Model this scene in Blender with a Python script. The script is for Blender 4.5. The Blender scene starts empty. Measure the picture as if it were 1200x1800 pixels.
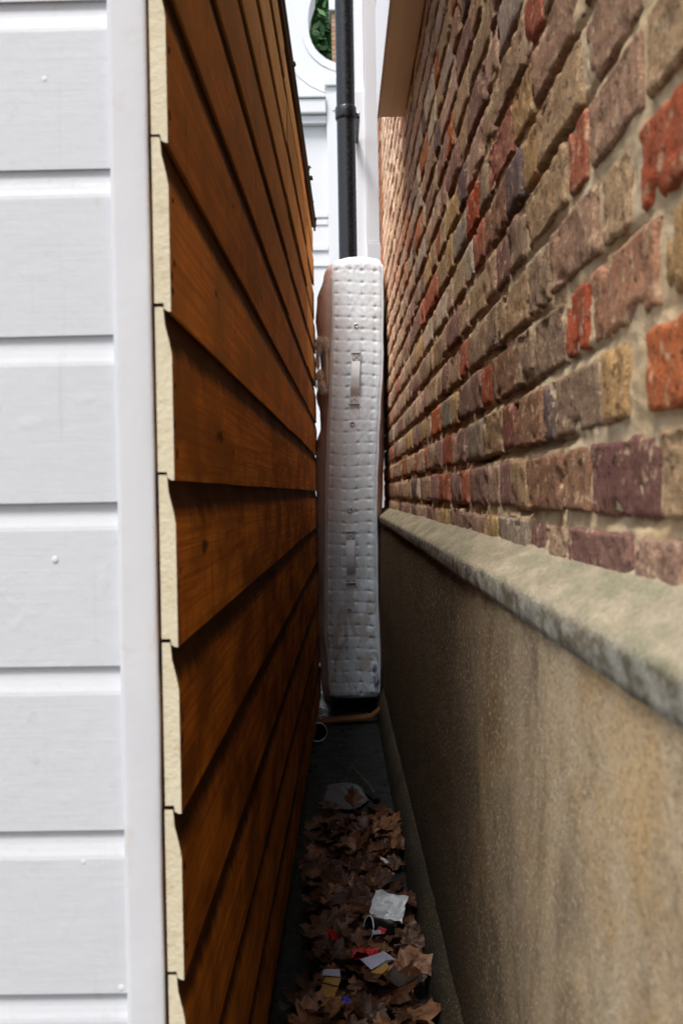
import bpy, bmesh, math, random
from mathutils import Vector, Matrix, Euler, noise
R = math.radians
S = bpy.context.scene
COL = S.collection
random.seed(7)

# ------------------------------------------------------------------ camera, sky, sun, exposure
EYE = 0.94
cam = bpy.data.cameras.new('camera'); camo = bpy.data.objects.new('camera', cam); COL.objects.link(camo)
cam.sensor_fit = 'VERTICAL'; cam.sensor_height = 36.0; cam.sensor_width = 24.0; cam.lens = 35.0
cam.clip_start = 0.02; cam.clip_end = 500
CAMROT = Matrix.Rotation(-0.0043, 3, 'Z') @ Matrix.Rotation(math.pi/2 - 0.0184, 3, 'X') @ Matrix.Rotation(-0.0166, 3, 'Z')
camo.matrix_world = Matrix.Translation((0, 0, EYE)) @ CAMROT.to_4x4()
cam.dof.use_dof = True; cam.dof.focus_distance = 2.2; cam.dof.aperture_fstop = 9.0
S.camera = camo

SUN_EL, SUN_AZ = R(64), R(209)       # azimuth clockwise from +Y: behind the camera and to its left
w = bpy.data.worlds.new('World'); S.world = w; w.use_nodes = True
wn = w.node_tree.nodes; wl = w.node_tree.links
sky = wn.new('ShaderNodeTexSky'); sky.sky_type = 'NISHITA'; sky.sun_disc = False
sky.sun_elevation = SUN_EL; sky.sun_rotation = SUN_AZ; sky.air_density = 1.0; sky.dust_density = 2.0; sky.ozone_density = 1.0
hs = wn.new('ShaderNodeHueSaturation'); hs.inputs['Saturation'].default_value = 0.5
wl.new(sky.outputs[0], hs.inputs['Color']); wl.new(hs.outputs[0], wn['Background'].inputs[0])
wn['Background'].inputs[1].default_value = 0.11
sl = bpy.data.lights.new('sun', 'SUN'); sl.energy = 2.0; sl.angle = R(20); sl.color = (1, .97, .935)
so = bpy.data.objects.new('sun', sl); COL.objects.link(so)
sd = Vector((math.sin(SUN_AZ)*math.cos(SUN_EL), math.cos(SUN_AZ)*math.cos(SUN_EL), math.sin(SUN_EL)))
so.rotation_euler = sd.to_track_quat('Z', 'Y').to_euler()
vs = S.view_settings; vs.view_transform = 'Standard'; vs.look = 'None'; vs.gamma = 1; vs.exposure = 1.22
vs.use_curve_mapping = False
S.cycles.max_bounces = 8; S.cycles.diffuse_bounces = 5
S.cycles.use_denoising = True

# ------------------------------------------------------------------ node helper
class NT:
    def __init__(s, name, rough=.8, spec=.3):
        s.m = bpy.data.materials.new(name); s.m.use_nodes = True
        s.n = s.m.node_tree.nodes; s.l = s.m.node_tree.links
        s.b = s.n['Principled BSDF']; s.b.inputs['Roughness'].default_value = rough
        s.b.inputs['Specular IOR Level'].default_value = spec
    def put(s, sock, v):
        if isinstance(v, bpy.types.NodeSocket): s.l.new(v, sock)
        elif isinstance(v, (tuple, list)) and len(v) == 3 and sock.type == 'RGBA': sock.default_value = (*v, 1)
        else: sock.default_value = v
    def pos(s, scale=(1, 1, 1), obj=False, off=None):
        if obj: src = s.n.new('ShaderNodeTexCoord').outputs['Object']
        else: src = s.n.new('ShaderNodeNewGeometry').outputs['Position']
        mp = s.n.new('ShaderNodeMapping'); mp.inputs['Scale'].default_value = scale
        s.l.new(src, mp.inputs['Vector'])
        if off is not None: s.l.new(off, mp.inputs['Location'])
        return mp.outputs[0]
    def noise(s, vec, scale, detail=5, rough=.6, dist=0):
        t = s.n.new('ShaderNodeTexNoise'); s.l.new(vec, t.inputs['Vector'])
        t.inputs['Scale'].default_value = scale; t.inputs['Detail'].default_value = detail
        t.inputs['Roughness'].default_value = rough; t.inputs['Distortion'].default_value = dist
        return t.outputs['Fac']
    def voro(s, vec, scale, feature='F1'):
        t = s.n.new('ShaderNodeTexVoronoi'); t.feature = feature; s.l.new(vec, t.inputs['Vector'])
        t.inputs['Scale'].default_value = scale
        return t.outputs['Distance']
    def ramp(s, fac, a, b, c0=0., c1=1.):
        t = s.n.new('ShaderNodeMapRange'); t.clamp = True
        s.put(t.inputs['Value'], fac)
        t.inputs['From Min'].default_value = a; t.inputs['From Max'].default_value = b
        t.inputs['To Min'].default_value = c0; t.inputs['To Max'].default_value = c1
        return t.outputs[0]
    def mix(s, fac, a, b, mode='MIX'):
        t = s.n.new('ShaderNodeMix'); t.data_type = 'RGBA'; t.blend_type = mode
        s.put(t.inputs['Factor'], fac); s.put(t.inputs[6], a); s.put(t.inputs[7], b)
        return t.outputs[2]
    def math(s, op, a, b=0.):
        t = s.n.new('ShaderNodeMath'); t.operation = op
        s.put(t.inputs[0], a); s.put(t.inputs[1], b); return t.outputs[0]
    def attr(s, name):
        t = s.n.new('ShaderNodeAttribute'); t.attribute_name = name; return t.outputs['Color']
    def rnd(s):
        return s.n.new('ShaderNodeObjectInfo').outputs['Random']
    def sep(s, axis):
        t = s.n.new('ShaderNodeSeparateXYZ'); s.l.new(s.n.new('ShaderNodeNewGeometry').outputs['Position'], t.inputs[0])
        return t.outputs[axis]
    def bump(s, h, strength=.5, dist=.002):
        t = s.n.new('ShaderNodeBump'); t.inputs['Strength'].default_value = strength; t.inputs['Distance'].default_value = dist
        s.l.new(h, t.inputs['Height'])
        prev = s.b.inputs['Normal']
        if prev.is_linked: s.l.new(prev.links[0].from_socket, t.inputs['Normal'])
        s.l.new(t.outputs[0], prev)
    def col(s, c): s.put(s.b.inputs['Base Color'], c); return s
    def rgh(s, v): s.put(s.b.inputs['Roughness'], v); return s

def plain(name, c, rough=.6, spec=.4, metal=0.):
    t = NT(name, rough, spec); v = t.pos(); n = t.noise(v, 30, 4)
    t.col(t.mix(n, tuple(x*.8 for x in c), tuple(min(1, x*1.12) for x in c))); t.b.inputs['Metallic'].default_value = metal
    t.bump(t.noise(v, 180, 3), .2, .001)
    return t.m

# ------------------------------------------------------------------ materials
def m_white_boards():
    t = NT('white_paint', .5, .35); v = t.pos((3, 3, 60)); p = t.pos()
    grain = t.noise(v, 4, 6, .65, .4); big = t.noise(p, 5, 4); dirt = t.noise(p, 38, 6, .7)
    c = t.mix(big, (.515, .53, .56), (.575, .59, .612))
    c = t.mix(t.ramp(dirt, .60, .74, 0, .4), c, (.38, .36, .33))
    run = t.noise(t.pos((26, 26, 1.2)), 2, 5, .7); c = t.mix(t.ramp(run, .60, .74, 0, .22), c, (.36, .34, .30))
    t.col(c); t.bump(grain, .22, .0008); t.bump(t.noise(p, 55, 3), .22, .002); t.bump(t.ramp(t.noise(p, 22, 2), .66, .72), .25, .0007)
    return t.m
def m_corner_paint():
    t = NT('white_corner_paint', .55, .3); p = t.pos(); v = t.pos((60, 60, 5))
    c = t.mix(t.noise(p, 9, 5), (.52, .53, .55), (.60, .605, .62))
    c = t.mix(t.ramp(t.noise(p, 16, 5, .7), .6, .74, 0, .5), c, (.5, .42, .37))
    t.col(c); t.bump(t.noise(v, 2, 5), .3, .0009); t.bump(t.noise(p, 90, 4), .3, .001)
    return t.m
def m_cream_end():
    t = NT('cream_end_grain', .75, .2); p = t.pos()
    c = t.mix(t.noise(p, 26, 5, .7), (.50, .43, .28), (.68, .62, .47))
    c = t.mix(t.ramp(t.noise(p, 48, 5, .75), .56, .70, 0, .5), c, (.33, .25, .12))
    t.col(c); t.bump(t.noise(p, 160, 5), .5, .002)
    return t.m
def m_wood():
    t = NT('bare_cedar_wood', .7, .06); rn = t.rnd()
    o = t.n.new('ShaderNodeCombineXYZ'); t.l.new(t.math('MULTIPLY', rn, 37.), o.inputs[0]); t.l.new(t.math('MULTIPLY', rn, 91.), o.inputs[2])
    v = t.pos((30, 1.1, 85), True, o.outputs[0]); p = t.pos((1, 1, 1), True, o.outputs[0])
    g = t.noise(v, 1.6, 8, .68, 1.2); fine = t.noise(t.pos((60, 3, 220), True, o.outputs[0]), 3, 5, .7); drip = t.noise(t.pos((1, 15, 1.6), True, o.outputs[0]), 2.6, 6, .7)
    blot = t.noise(t.pos((4, 2.2, 5), True, o.outputs[0]), 2.2, 5, .6)
    c = t.mix(t.ramp(g, .40, .60), (.44, .118, .009), (.74, .265, .028))
    c = t.mix(t.ramp(blot, .42, .60, 0, .8), c, (.20, .065, .010))
    c = t.mix(t.ramp(fine, .58, .75, 0, .45), c, (.60, .33, .10))
    c = t.mix(t.ramp(rn, 0, 1, 0, .35), c, (.40, .19, .06))
    kn = t.noise(t.pos((30, 5, 16), True, o.outputs[0]), 1.6, 2, .4)
    c = t.mix(t.ramp(kn, .72, .78, 0, .85), c, (.05, .02, .008))
    # upper boards coloured paler towards the roof line, standing in for light
    c = t.mix(t.ramp(t.math('ADD', t.sep(2), t.math('MULTIPLY', blot, .6)), 1.35, 2.1, 0, .7), c, (.70, .42, .16))
    c = t.mix(t.ramp(drip, .56, .70, 0, .6), c, (.10, .035, .010))
    # lip shade painted dark into the laps, ragged below with grimy runs
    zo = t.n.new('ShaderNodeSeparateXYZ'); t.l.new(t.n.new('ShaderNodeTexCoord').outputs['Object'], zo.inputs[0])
    lap_shade = t.math('ADD', zo.outputs[2], t.math('ADD', t.math('MULTIPLY', drip, .030), t.math('MULTIPLY', fine, .012)))
    c = t.mix(t.ramp(lap_shade, .135, .152, 0, .9), c, (.022, .012, .006))
    t.col(c); t.rgh(t.ramp(blot, .3, .7, .65, .9))
    t.col(t.mix(1., c, t.mix(t.ramp(rn, 0, 1), (.72, .70, .68), (1.22, 1.2, 1.15)), 'MULTIPLY'))
    t.bump(g, .7, .003); t.bump(fine, .6, .0015)
    return t.m
def m_brick():
    t = NT('stock_brick', .95, .05); p = t.pos(); a = t.attr('bcol')
    n1 = t.noise(p, 24, 8, .75, .5); n2 = t.noise(p, 100, 5, .75); n3 = t.noise(t.pos((70, 70, 16)), 1.3, 6, .75); g = t.noise(p, 330, 4, .8)
    c = t.mix(t.ramp(n1, .46, .60), a, t.mix(.38, a, (.13, .080, .07)))
    c = t.mix(t.ramp(n3, .53, .63, 0, .4), c, t.mix(.55, a, (.46, .31, .18)))
    c = t.mix(t.ramp(n2, .57, .64, 0, .85), c, (.035, .022, .018))
    c = t.mix(t.ramp(t.noise(p, 52, 5, .7), .56, .63, 0, .6), c, (.62, .50, .35))
    c = t.mix(1., c, t.mix(t.ramp(g, .35, .65), (.92, .84, .73), (2.15, 1.95, 1.68)), 'MULTIPLY')
    t.col(c)
    t.bump(n1, 1, .0035); t.bump(n2, 1, .009); t.bump(g, 1, .0045)
    return t.m
def m_mortar():
    t = NT('sandy_lime_mortar', .95, .1); p = t.pos()
    n = t.noise(p, 120, 6, .75); b = t.noise(p, 11, 4)
    c = t.mix(t.ramp(b, .35, .68), (.84, .60, .34), (.95, .76, .50))
    c = t.mix(t.ramp(n, .58, .72, 0, .55), c, (.30, .19, .10))
    c = t.mix(t.ramp(t.noise(p, 210, 2), .68, .75), c, (.75, .68, .55))
    t.col(c); t.bump(n, 1, .009); t.bump(t.noise(p, 300, 4, .7), 1, .004)
    return t.m
def m_render():
    t = NT('sand_cement_render', .95, .05); p = t.pos(); z = t.sep(2)
    sp = t.noise(p, 260, 4, .8); sp2 = t.noise(p, 110, 4, .75); b = t.noise(t.pos((1, .8, 1)), 5.0, 6, .65, .5)
    st = t.noise(t.pos((1, 1.3, .8)), 3.2, 7, .72, .6)
    c = t.mix(t.ramp(b, .36, .66), (.74, .54, .32), (.88, .71, .49))
    c = t.mix(t.ramp(t.noise(t.pos((1, .8, .8)), 4.4, 6, .65), .48, .62, 0, .7), c, (.70, .43, .17))
    c = t.mix(t.ramp(st, .50, .66, 0, .55), c, (.24, .18, .12))
    old = t.ramp(t.math('ADD', t.sep(1), t.math('SUBTRACT', t.math('MULTIPLY', t.math('ADD', b, st), .9), t.math('MULTIPLY', z, .55))), 1.0, 2.05, 0, .90)   # soot plus alley shade painted into the colour, darker deeper in and lower
    c = t.mix(old, c, (.075, .055, .034))  # soot and painted alley shade together
    c = t.mix(t.ramp(sp, .50, .60, 0, .5), c, (.16, .10, .05))
    c = t.mix(t.ramp(t.noise(p, 190, 3, .7), .57, .64, 0, .75), c, (.82, .65, .42))
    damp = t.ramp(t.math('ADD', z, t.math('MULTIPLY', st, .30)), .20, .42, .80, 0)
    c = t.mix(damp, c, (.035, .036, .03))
    t.col(c); t.bump(sp, 1, .006); t.bump(sp2, .9, .007); t.bump(b, .3, .01)
    return t.m
def m_coping():
    t = NT('mossy_stone_coping', .95, .06); p = t.pos(); z = t.sep(2)
    n = t.noise(p, 60, 6, .75); b = t.noise(t.pos((3, 1, 3)), 8, 4); f = t.noise(p, 220, 4, .75)
    c = t.mix(t.ramp(b, .35, .65), (.34, .29, .205), (.47, .395, .28))
    c = t.mix(t.ramp(t.noise(t.pos((3, 1, 3)), 8.5, 5, .65), .47, .60, 0, .55), c, (.20, .21, .13))
    c = t.mix(t.ramp(n, .55, .72, 0, .5), c, (.17, .145, .09))
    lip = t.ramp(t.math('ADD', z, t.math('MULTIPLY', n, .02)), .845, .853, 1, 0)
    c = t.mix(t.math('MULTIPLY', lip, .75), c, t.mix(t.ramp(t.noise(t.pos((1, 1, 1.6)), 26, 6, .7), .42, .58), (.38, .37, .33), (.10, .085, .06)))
    t.col(t.mix(1., c, t.mix(t.ramp(f, .36, .64), (.84, .83, .81), (1.16, 1.16, 1.15)), 'MULTIPLY')); t.bump(n, .9, .006); t.bump(f, .9, .004)
    return t.m
def m_mattress():
    t = NT('quilted_offwhite_fabric', .85, .08); p = t.pos(); z = t.sep(2); x = t.sep(0)
    b = t.noise(t.pos((3, 1, 1)), 3.5, 4)
    c = t.mix(b, (.655, .745, .82), (.715, .805, .88))
    s1 = t.noise(t.pos((1.6, 1, .9)), 7, 4, .55, .8)
    low = t.ramp(z, .35, .95, 1, 0)
    c = t.mix(t.math('MULTIPLY', t.ramp(s1, .48, .54, 0, .6), low), c, (.40, .33, .265))
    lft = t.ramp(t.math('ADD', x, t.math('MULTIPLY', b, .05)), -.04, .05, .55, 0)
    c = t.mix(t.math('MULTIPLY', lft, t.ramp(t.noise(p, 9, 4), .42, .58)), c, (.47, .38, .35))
    c = t.mix(t.ramp(t.noise(p, 46, 5, .7), .66, .74, 0, .5), c, (.36, .31, .29))
    t.col(c); t.bump(t.noise(p, 420, 3), .25, .0008); t.bump(t.noise(p, 60, 4), .35, .003)
    t.b.inputs['Sheen Weight'].default_value = .05
    return t.m
def m_ticking():
    t = NT('tan_mattress_ticking', .8, .2); p = t.pos()
    c = t.mix(t.noise(p, 14, 5), (.56, .44, .41), (.70, .58, .545))
    c = t.mix(t.ramp(t.noise(p, 45, 4), .62, .72, 0, .6), c, (.20, .14, .12))
    t.col(c); t.bump(t.noise(p, 30, 4), .5, .01); t.bump(t.noise(p, 380, 3), .3, .001)
    return t.m
def m_leaf():
    t = NT('dead_plane_leaf', .45, .4); p = t.pos((.07, .07, .07), True); rn = t.rnd()
    r = t.n.new('ShaderNodeValToRGB'); t.l.new(rn, r.inputs[0]); e = r.color_ramp.elements
    e[0].position = 0; e[0].color = (.035, .014, .008, 1); e[1].position = 1; e[1].color = (.30, .15, .075, 1)
    for q, cc in ((.25, (.07, .028, .013, 1)), (.5, (.10, .042, .020, 1)), (.75, (.165, .075, .035, 1))):
        el = e.new(q); el.color = cc
    n = t.noise(p, 38, 5, .7); c = t.mix(t.ramp(n, .46, .60, 0, .8), r.outputs[0], (.05, .02, .010))
    an = t.noise(p, 140, 3); c = t.mix(t.ramp(an, .58, .7, 0, .4), c, (.42, .24, .12))
    t.col(c); t.bump(n, .5, .003); t.bump(an, .3, .001); return t.m
def m_floor():
    t = NT('wet_dark_concrete', .6, .12); p = t.pos(); n = t.noise(p, 16, 6, .7)
    c = t.mix(t.ramp(n, .35, .65), (.010, .013, .014), (.035, .038, .036))
    c = t.mix(t.ramp(t.noise(p, 80, 5), .6, .72, 0, .5), c, (.09, .085, .07))
    t.col(c); t.rgh(t.ramp(n, .4, .6, .25, .75)); t.bump(t.noise(p, 70, 5, .7), .6, .006); return t.m
def m_ground():
    t = NT('paved_ground', .9, .2); p = t.pos(); n = t.noise(p, 3, 6)
    t.col(t.mix(n, (.075, .073, .07), (.12, .117, .11))); t.bump(t.noise(p, 60, 5), .4, .004); return t.m
def m_facade(name, c0, c1):
    t = NT(name, .7, .25); p = t.pos(); n = t.noise(p, 1.7, 5)
    c = t.mix(n, c0, c1); c = t.mix(t.ramp(t.noise(t.pos((6, 1, 1)), 2.5, 5, .7), .58, .75, 0, .3), c, tuple(x*.7 for x in c0))
    t.col(c); t.bump(t.noise(p, 40, 4), .15, .003); return t.m
def m_pipe():
    t = NT('black_cast_iron_paint', .38, .5); p = t.pos(); n = t.noise(p, 70, 5, .7)
    t.col(t.mix(t.ramp(n, .55, .75), (.008, .0085, .010), (.03, .027, .026))); t.rgh(t.ramp(n, .4, .7, .22, .5)); t.bump(n, .4, .002); return t.m
def m_foliage():
    t = NT('green_leaves', .6, .25); rn = t.attr('lcol'); t.col(rn)
    return t.m
def m_bricktex():
    t = NT('far_brickwork', .9, .2); v = t.pos()
    mp = t.n.new('ShaderNodeMapping'); mp.inputs['Rotation'].default_value = (R(90), 0, 0); t.l.new(v, mp.inputs[0])
    b = t.n.new('ShaderNodeTexBrick'); t.l.new(mp.outputs[0], b.inputs['Vector']); b.inputs['Scale'].default_value = 1
    b.inputs['Brick Width'].default_value = .225; b.inputs['Row Height'].default_value = .075; b.inputs['Mortar Size'].default_value = .008
    b.inputs['Color1'].default_value = (.42, .27, .16, 1); b.inputs['Color2'].default_value = (.34, .17, .10, 1); b.inputs['Mortar'].default_value = (.16, .13, .1, 1)
    t.col(b.outputs['Color']); return t.m

M = dict(boards=m_white_boards(), corner=m_corner_paint(), cream=m_cream_end(), wood=m_wood(), brick=m_brick(), mortar=m_mortar(),
         render=m_render(), coping=m_coping(), matt=m_mattress(), tick=m_ticking(), leaf=m_leaf(), floor=m_floor(), ground=m_ground(),
         facade=m_facade('far_white_stucco', (.66, .672, .68), (.70, .71, .715)), trim=m_facade('white_trim_paint', (.87, .86, .87), (.90, .89, .90)),
         cream_trim=m_facade('cream_soffit_paint', (.90, .80, .60), (.93, .84, .64)),
         pipe=m_pipe(), foliage=m_foliage(), brtex=m_bricktex(),
         felt=plain('black_roof_felt', (.022, .018, .015), .9), dark=plain('dark_hole', (.006, .006, .006), .9),
         steel=plain('vent_steel', (.66, .70, .72), .25, .5, .5), piping=plain('piping_tape', (.60, .65, .70), .7),
         piping_tan=plain('soiled_piping_tape', (.50, .43, .38), .7),
         strap=plain('strap_webbing', (.68, .74, .80), .75), stitch=plain('stitch_thread', (.33, .32, .32), .8),
         fluff=plain('torn_wadding', (.84, .62, .43), .95, .1), pad=plain('blue_grey_padding', (.38, .42, .52), .9),
         white_wrap=plain('white_wrapper', (.74, .78, .80), .35, .5), black_pl=plain('black_plastic', (.012, .012, .013), .3, .5),
         red=plain('red_plastic', (.42, .010, .009), .35, .5), lav=plain('lilac_paper', (.42, .42, .54), .6), yellow=plain('yellow_card', (.42, .24, .05), .6),
         blue=plain('blue_plastic', (.05, .055, .42), .4), offcut=plain('orange_wood_offcut', (.20, .075, .02), .6), tin=plain('pale_tin', (.85, .85, .83), .35, .5),
         twig=plain('dry_twig', (.12, .085, .055), .8), bark=plain('bark', (.09, .065, .045), .9), greyleaf=plain('grey_mouldy_leaf', (.27, .23, .20), .7),
         lead=plain('lead_flashing', (.42, .45, .48), .6), nail=plain('painted_nail', (.66, .66, .67), .5), moss=plain('dark_moss', (.035, .035, .018), .95))
wt = NT('still_water', .03, .5); wt.col((.09, .10, .105)); M['water'] = wt.m

# ------------------------------------------------------------------ object helpers
def empty(name, loc=(0, 0, 0), rz=0., **k):
    o = bpy.data.objects.new(name, None); COL.objects.link(o); o.location = loc; o.rotation_euler = (0, 0, rz); o.empty_display_size = .1
    return tag(o, **k)
def tag(o, label=None, cat=None, group=None, kind=None):
    for a, b in (('label', label), ('category', cat), ('group', group), ('kind', kind)):
        if b: o[a] = b
    return o
def mesh(name, verts, faces, mats, parent=None, loc=(0, 0, 0), smooth=False, fm=None, **k):
    me = bpy.data.meshes.new(name); me.from_pydata([tuple(v) for v in verts], [], faces)
    for m_ in (mats if isinstance(mats, (list, tuple)) else [mats]): me.materials.append(m_)
    if fm:
        for f, i in zip(me.polygons, fm): f.material_index = i
    if smooth: me.polygons.foreach_set('use_smooth', [True]*len(me.polygons))
    me.update()
    return link(name, me, parent, loc, **k)
def link(name, me, parent=None, loc=(0, 0, 0), rot=None, **k):
    o = bpy.data.objects.new(name, me); COL.objects.link(o); o.location = loc
    if rot is not None: o.rotation_euler = rot
    if parent: o.parent = parent
    return tag(o, **k)
def box(name, lo, hi, mat, parent=None, bevel=.002, seg=2, **k):
    bm = bmesh.new(); c = [(a+b)/2 for a, b in zip(lo, hi)]
    bmesh.ops.create_cube(bm, size=1, matrix=Matrix.Translation(c) @ Matrix.Diagonal((*[b-a for a, b in zip(lo, hi)], 1)))
    if bevel: bmesh.ops.bevel(bm, geom=bm.edges[:], offset=bevel, segments=seg, affect='EDGES', profile=.6)
    me = bpy.data.meshes.new(name); bm.to_mesh(me); bm.free(); me.materials.append(mat)
    return link(name, me, parent, **k)
def frames(pts):
    out = []
    for i, p in enumerate(pts):
        d = (pts[min(i+1, len(pts)-1)] - pts[max(i-1, 0)]).normalized()
        u = d.cross(Vector((0, 0, 1)) if abs(d.z) < .9 else Vector((0, 1, 0))).normalized(); out.append((p, u, d.cross(u)))
    return out
def tube(name, pts, rad, mat, parent=None, n=8, smooth=True, **k):
    pts = [Vector(p) for p in pts]; rr = rad if isinstance(rad, (list, tuple)) else [rad]*len(pts)
    V, F = [], []
    for (p, u, q), r in zip(frames(pts), rr):
        for j in range(n):
            a = 2*math.pi*j/n; V.append(p + (u*math.cos(a) + q*math.sin(a))*r)
    for i in range(len(pts)-1):
        for j in range(n): F.append((i*n+j, i*n+(j+1) % n, (i+1)*n+(j+1) % n, (i+1)*n+j))
    F.append(tuple(range(n))[::-1]); F.append(tuple(range((len(pts)-1)*n, len(pts)*n)))
    return mesh(name, V, F, mat, parent, smooth=smooth, **k)
def N(x, y, z): return noise.noise(Vector((x, y, z)))
def interp(tab, z):
    if z <= tab[0][0]: return tab[0][1]
    for (a, b), (c, d) in zip(tab, tab[1:]):
        if z <= c: t = (z-a)/(c-a); t = t*t*(3-2*t); return b + (d-b)*t
    return tab[-1][1]

# ------------------------------------------------------------------ ground
mesh('ground', [(-150, -150, -.006), (150, -150, -.006), (150, 150, -.006), (-150, 150, -.006)], [(0, 1, 2, 3)], M['ground'], kind='structure')
V, F = [], []; ny, nx = 150, 14
for i in range(ny+1):
    for j in range(nx+1):
        x, y = -.20 + .42*j/nx, .70 + 4.2*i/ny
        V.append((x, y, .004*N(x*14, y*14, 0) + .010*abs(N(x*5, y*5, 3)) + .002))
for i in range(ny):
    for j in range(nx): a = i*(nx+1)+j; F.append((a, a+1, a+nx+2, a+nx+1))
mesh('alley_floor', V, F, M['floor'], smooth=True, kind='structure')
P = []
for k in range(40):
    a = 2*math.pi*k/40; r = 1 + .28*N(math.cos(a)*1.3, math.sin(a)*1.3, 5) + .1*N(math.cos(a)*4, math.sin(a)*4, 2)
    P.append((.004 + .075*math.cos(a)*r, 3.04 + .13*math.sin(a)*r, .0135))
mesh('puddle', P, [tuple(range(40))], M['water'], kind='structure')

# ------------------------------------------------------------------ timber shed
shed = empty('timber_shed', (-.145, .893, 0), -.0176, label='timber shed with white painted front and bare orange wooden side', cat='shed')
SH_L, SH_TOP, SH_W = 3.50, 2.115, 1.7
def profile(p, axis):   # shiplap section: (outward, up); p = exposed height
    if axis == 'x':
        return [(0, .002), (0, p*.835), (-.0005, p*.86), (-.0016, p*.89), (-.0028, p*.93), (-.0035, p*.965), (-.0038, p+.010), (-.0145, p+.010), (-.0145, .013), (-.0032, .013), (-.0032, .003)]
    return [(0, .0045), (0, p*.77), (-.0007, p*.80), (-.0020, p*.85), (-.0038, p*.90), (-.0058, p*.955), (-.0070, p+.009), (-.0145, p+.009), (-.0145, .012), (-.0066, .012), (-.0058, .0065), (-.0022, .0045)]
def plank_mesh(name, p, length, axis, mats, seed, seg=.09):
    pr = profile(p, axis); n = len(pr); V, F, fm = [], [], []; k = max(2, int(length/seg))
    for i in range(k+1):
        s = length*i/k; wz = .0011*N(s*2.2, seed, .3) + .0004*N(s*15, seed, 1); wu = .0010*N(s*1.7, seed, 7.7)
        for q, (u, v) in enumerate(pr):
            e = .0007*N(s*30, seed+q, 4) if q in (0, 11) else 0
            if axis == 'y': V.append((u+wu, s, v+wz+e))
            else: V.append((-s, -(u+wu), v+wz+e))
    for i in range(k):
        for j in range(n):
            a, b = i*n+j, i*n+(j+1) % n; F.append((a, b, b+n, a+n)); fm.append(0)
    F.append(tuple(range(n))[::-1]); fm.append(1); F.append(tuple(range(k*n, k*n+n))); fm.append(1)
    me = bpy.data.meshes.new(name); me.from_pydata(V, [], F)
    for m_ in mats: me.materials.append(m_)
    for f, i in zip(me.polygons, fm): f.material_index = i
    return me
bm_p = .1503
for k in range(-6, 8):                       # bare planks of the alley side, three lengths a row
    z0 = .9501 + bm_p*k
    cuts = [0, 1.69 + .035*math.sin(k*2.3), 2.76 + .05*math.sin(k*1.3+1), SH_L]
    for s in range(3):
        L = cuts[s+1]-cuts[s]-.0015
        if z0 > SH_TOP - .02: continue
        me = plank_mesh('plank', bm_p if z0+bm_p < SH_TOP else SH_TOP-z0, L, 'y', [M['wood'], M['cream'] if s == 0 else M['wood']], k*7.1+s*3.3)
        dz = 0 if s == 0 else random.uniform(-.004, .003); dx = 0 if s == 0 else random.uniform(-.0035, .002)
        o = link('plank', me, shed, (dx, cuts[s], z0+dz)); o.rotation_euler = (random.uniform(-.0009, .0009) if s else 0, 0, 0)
for k in range(-7, 9):                       # white boards of the front
    z0 = .9347 + .149*k
    if z0 < -.12 or z0 > SH_TOP-.03: continue
    me = plank_mesh('board', .149, SH_W, 'x', [M['boards'], M['boards']], k*5.7+40)
    link('board', me, shed, (-.0525+.0008*random.random(), .003+random.uniform(-.0006, .0006), z0))
# corner board with eased edges and a slightly wavy edge
V, F = [], []; nz = 120
ring = [(-.0518, .016), (-.0518, -.0006), (-.0512, -.0017), (-.047, -.0020), (-.030, -.0021), (-.0215, -.0020), (-.0186, -.0016), (-.0176, -.0004), (-.0173, .016)]
for i in range(nz+1):
    z = .02 + (SH_TOP-.02)*i/nz
    for q, (x, y) in enumerate(ring): V.append((x + .0007*N(z*9, q*.2, 2) + .0004*N(z*40, q, 0), y + .0005*N(z*14, q*.4, 9), z))
n = len(ring)
for i in range(nz):
    for j in range(n): a, b = i*n+j, i*n+(j+1) % n; F.append((a, b, b+n, a+n))
mesh('corner_board', V, F, M['corner'], shed, smooth=True)
for (x, z, r) in ((-.255, 1.312, .0024), (-.110, 1.315, .0026), (-.246, 1.10, .0022), (-.096, 1.185, .003), (-.086, 1.165, .0022), (-.100, 1.145, .0022), (-.110, .885, .003), (-.215, 1.03, .0016), (-.058, .4945, .0032), (-.090, .61, .0024)):
    bm = bmesh.new(); bmesh.ops.create_uvsphere(bm, u_segments=10, v_segments=6, radius=r, matrix=Matrix.Translation((x, .0030, z)) @ Matrix.Diagonal((1, .18, 1, 1)))
    me = bpy.data.meshes.new('nail_head'); bm.to_mesh(me); bm.free(); me.materials.append(M['nail']); link('nail_head', me, shed)
nm = bpy.data.meshes.new('nail'); bmn = bmesh.new(); bmesh.ops.create_uvsphere(bmn, u_segments=8, v_segments=5, radius=1); bmn.to_mesh(nm); bmn.free(); nm.materials.append(M['dark'])
rn_ = random.Random(9)
for k in range(-6, 8):                       # dark nails and pin marks down the near end of each bare plank
    for q in range(rn_.choice((3, 4, 5))):
        o = link('nail', nm, shed, (.0003, rn_.uniform(.006, .020) if q else rn_.uniform(.18, .5), .9501+bm_p*k+rn_.uniform(.02, .11))); sz = rn_.uniform(.0018, .003); o.scale = (.0006, sz, sz*rn_.uniform(1, 2.6))
box('shed_core', (-SH_W-.03, .03, -.004), (-.016, SH_L-.02, SH_TOP-.01), M['felt'], shed, 0)
rf = box('roof', (-SH_W-.08, -.02, SH_TOP+.002), (.012, SH_L+.03, SH_TOP+.030), M['felt'], shed, .004)
box('roof_trim', (.0005, .45, SH_TOP-.016), (.0085, SH_L+.02, SH_TOP+.0), M['wood'], shed, .001)
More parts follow.
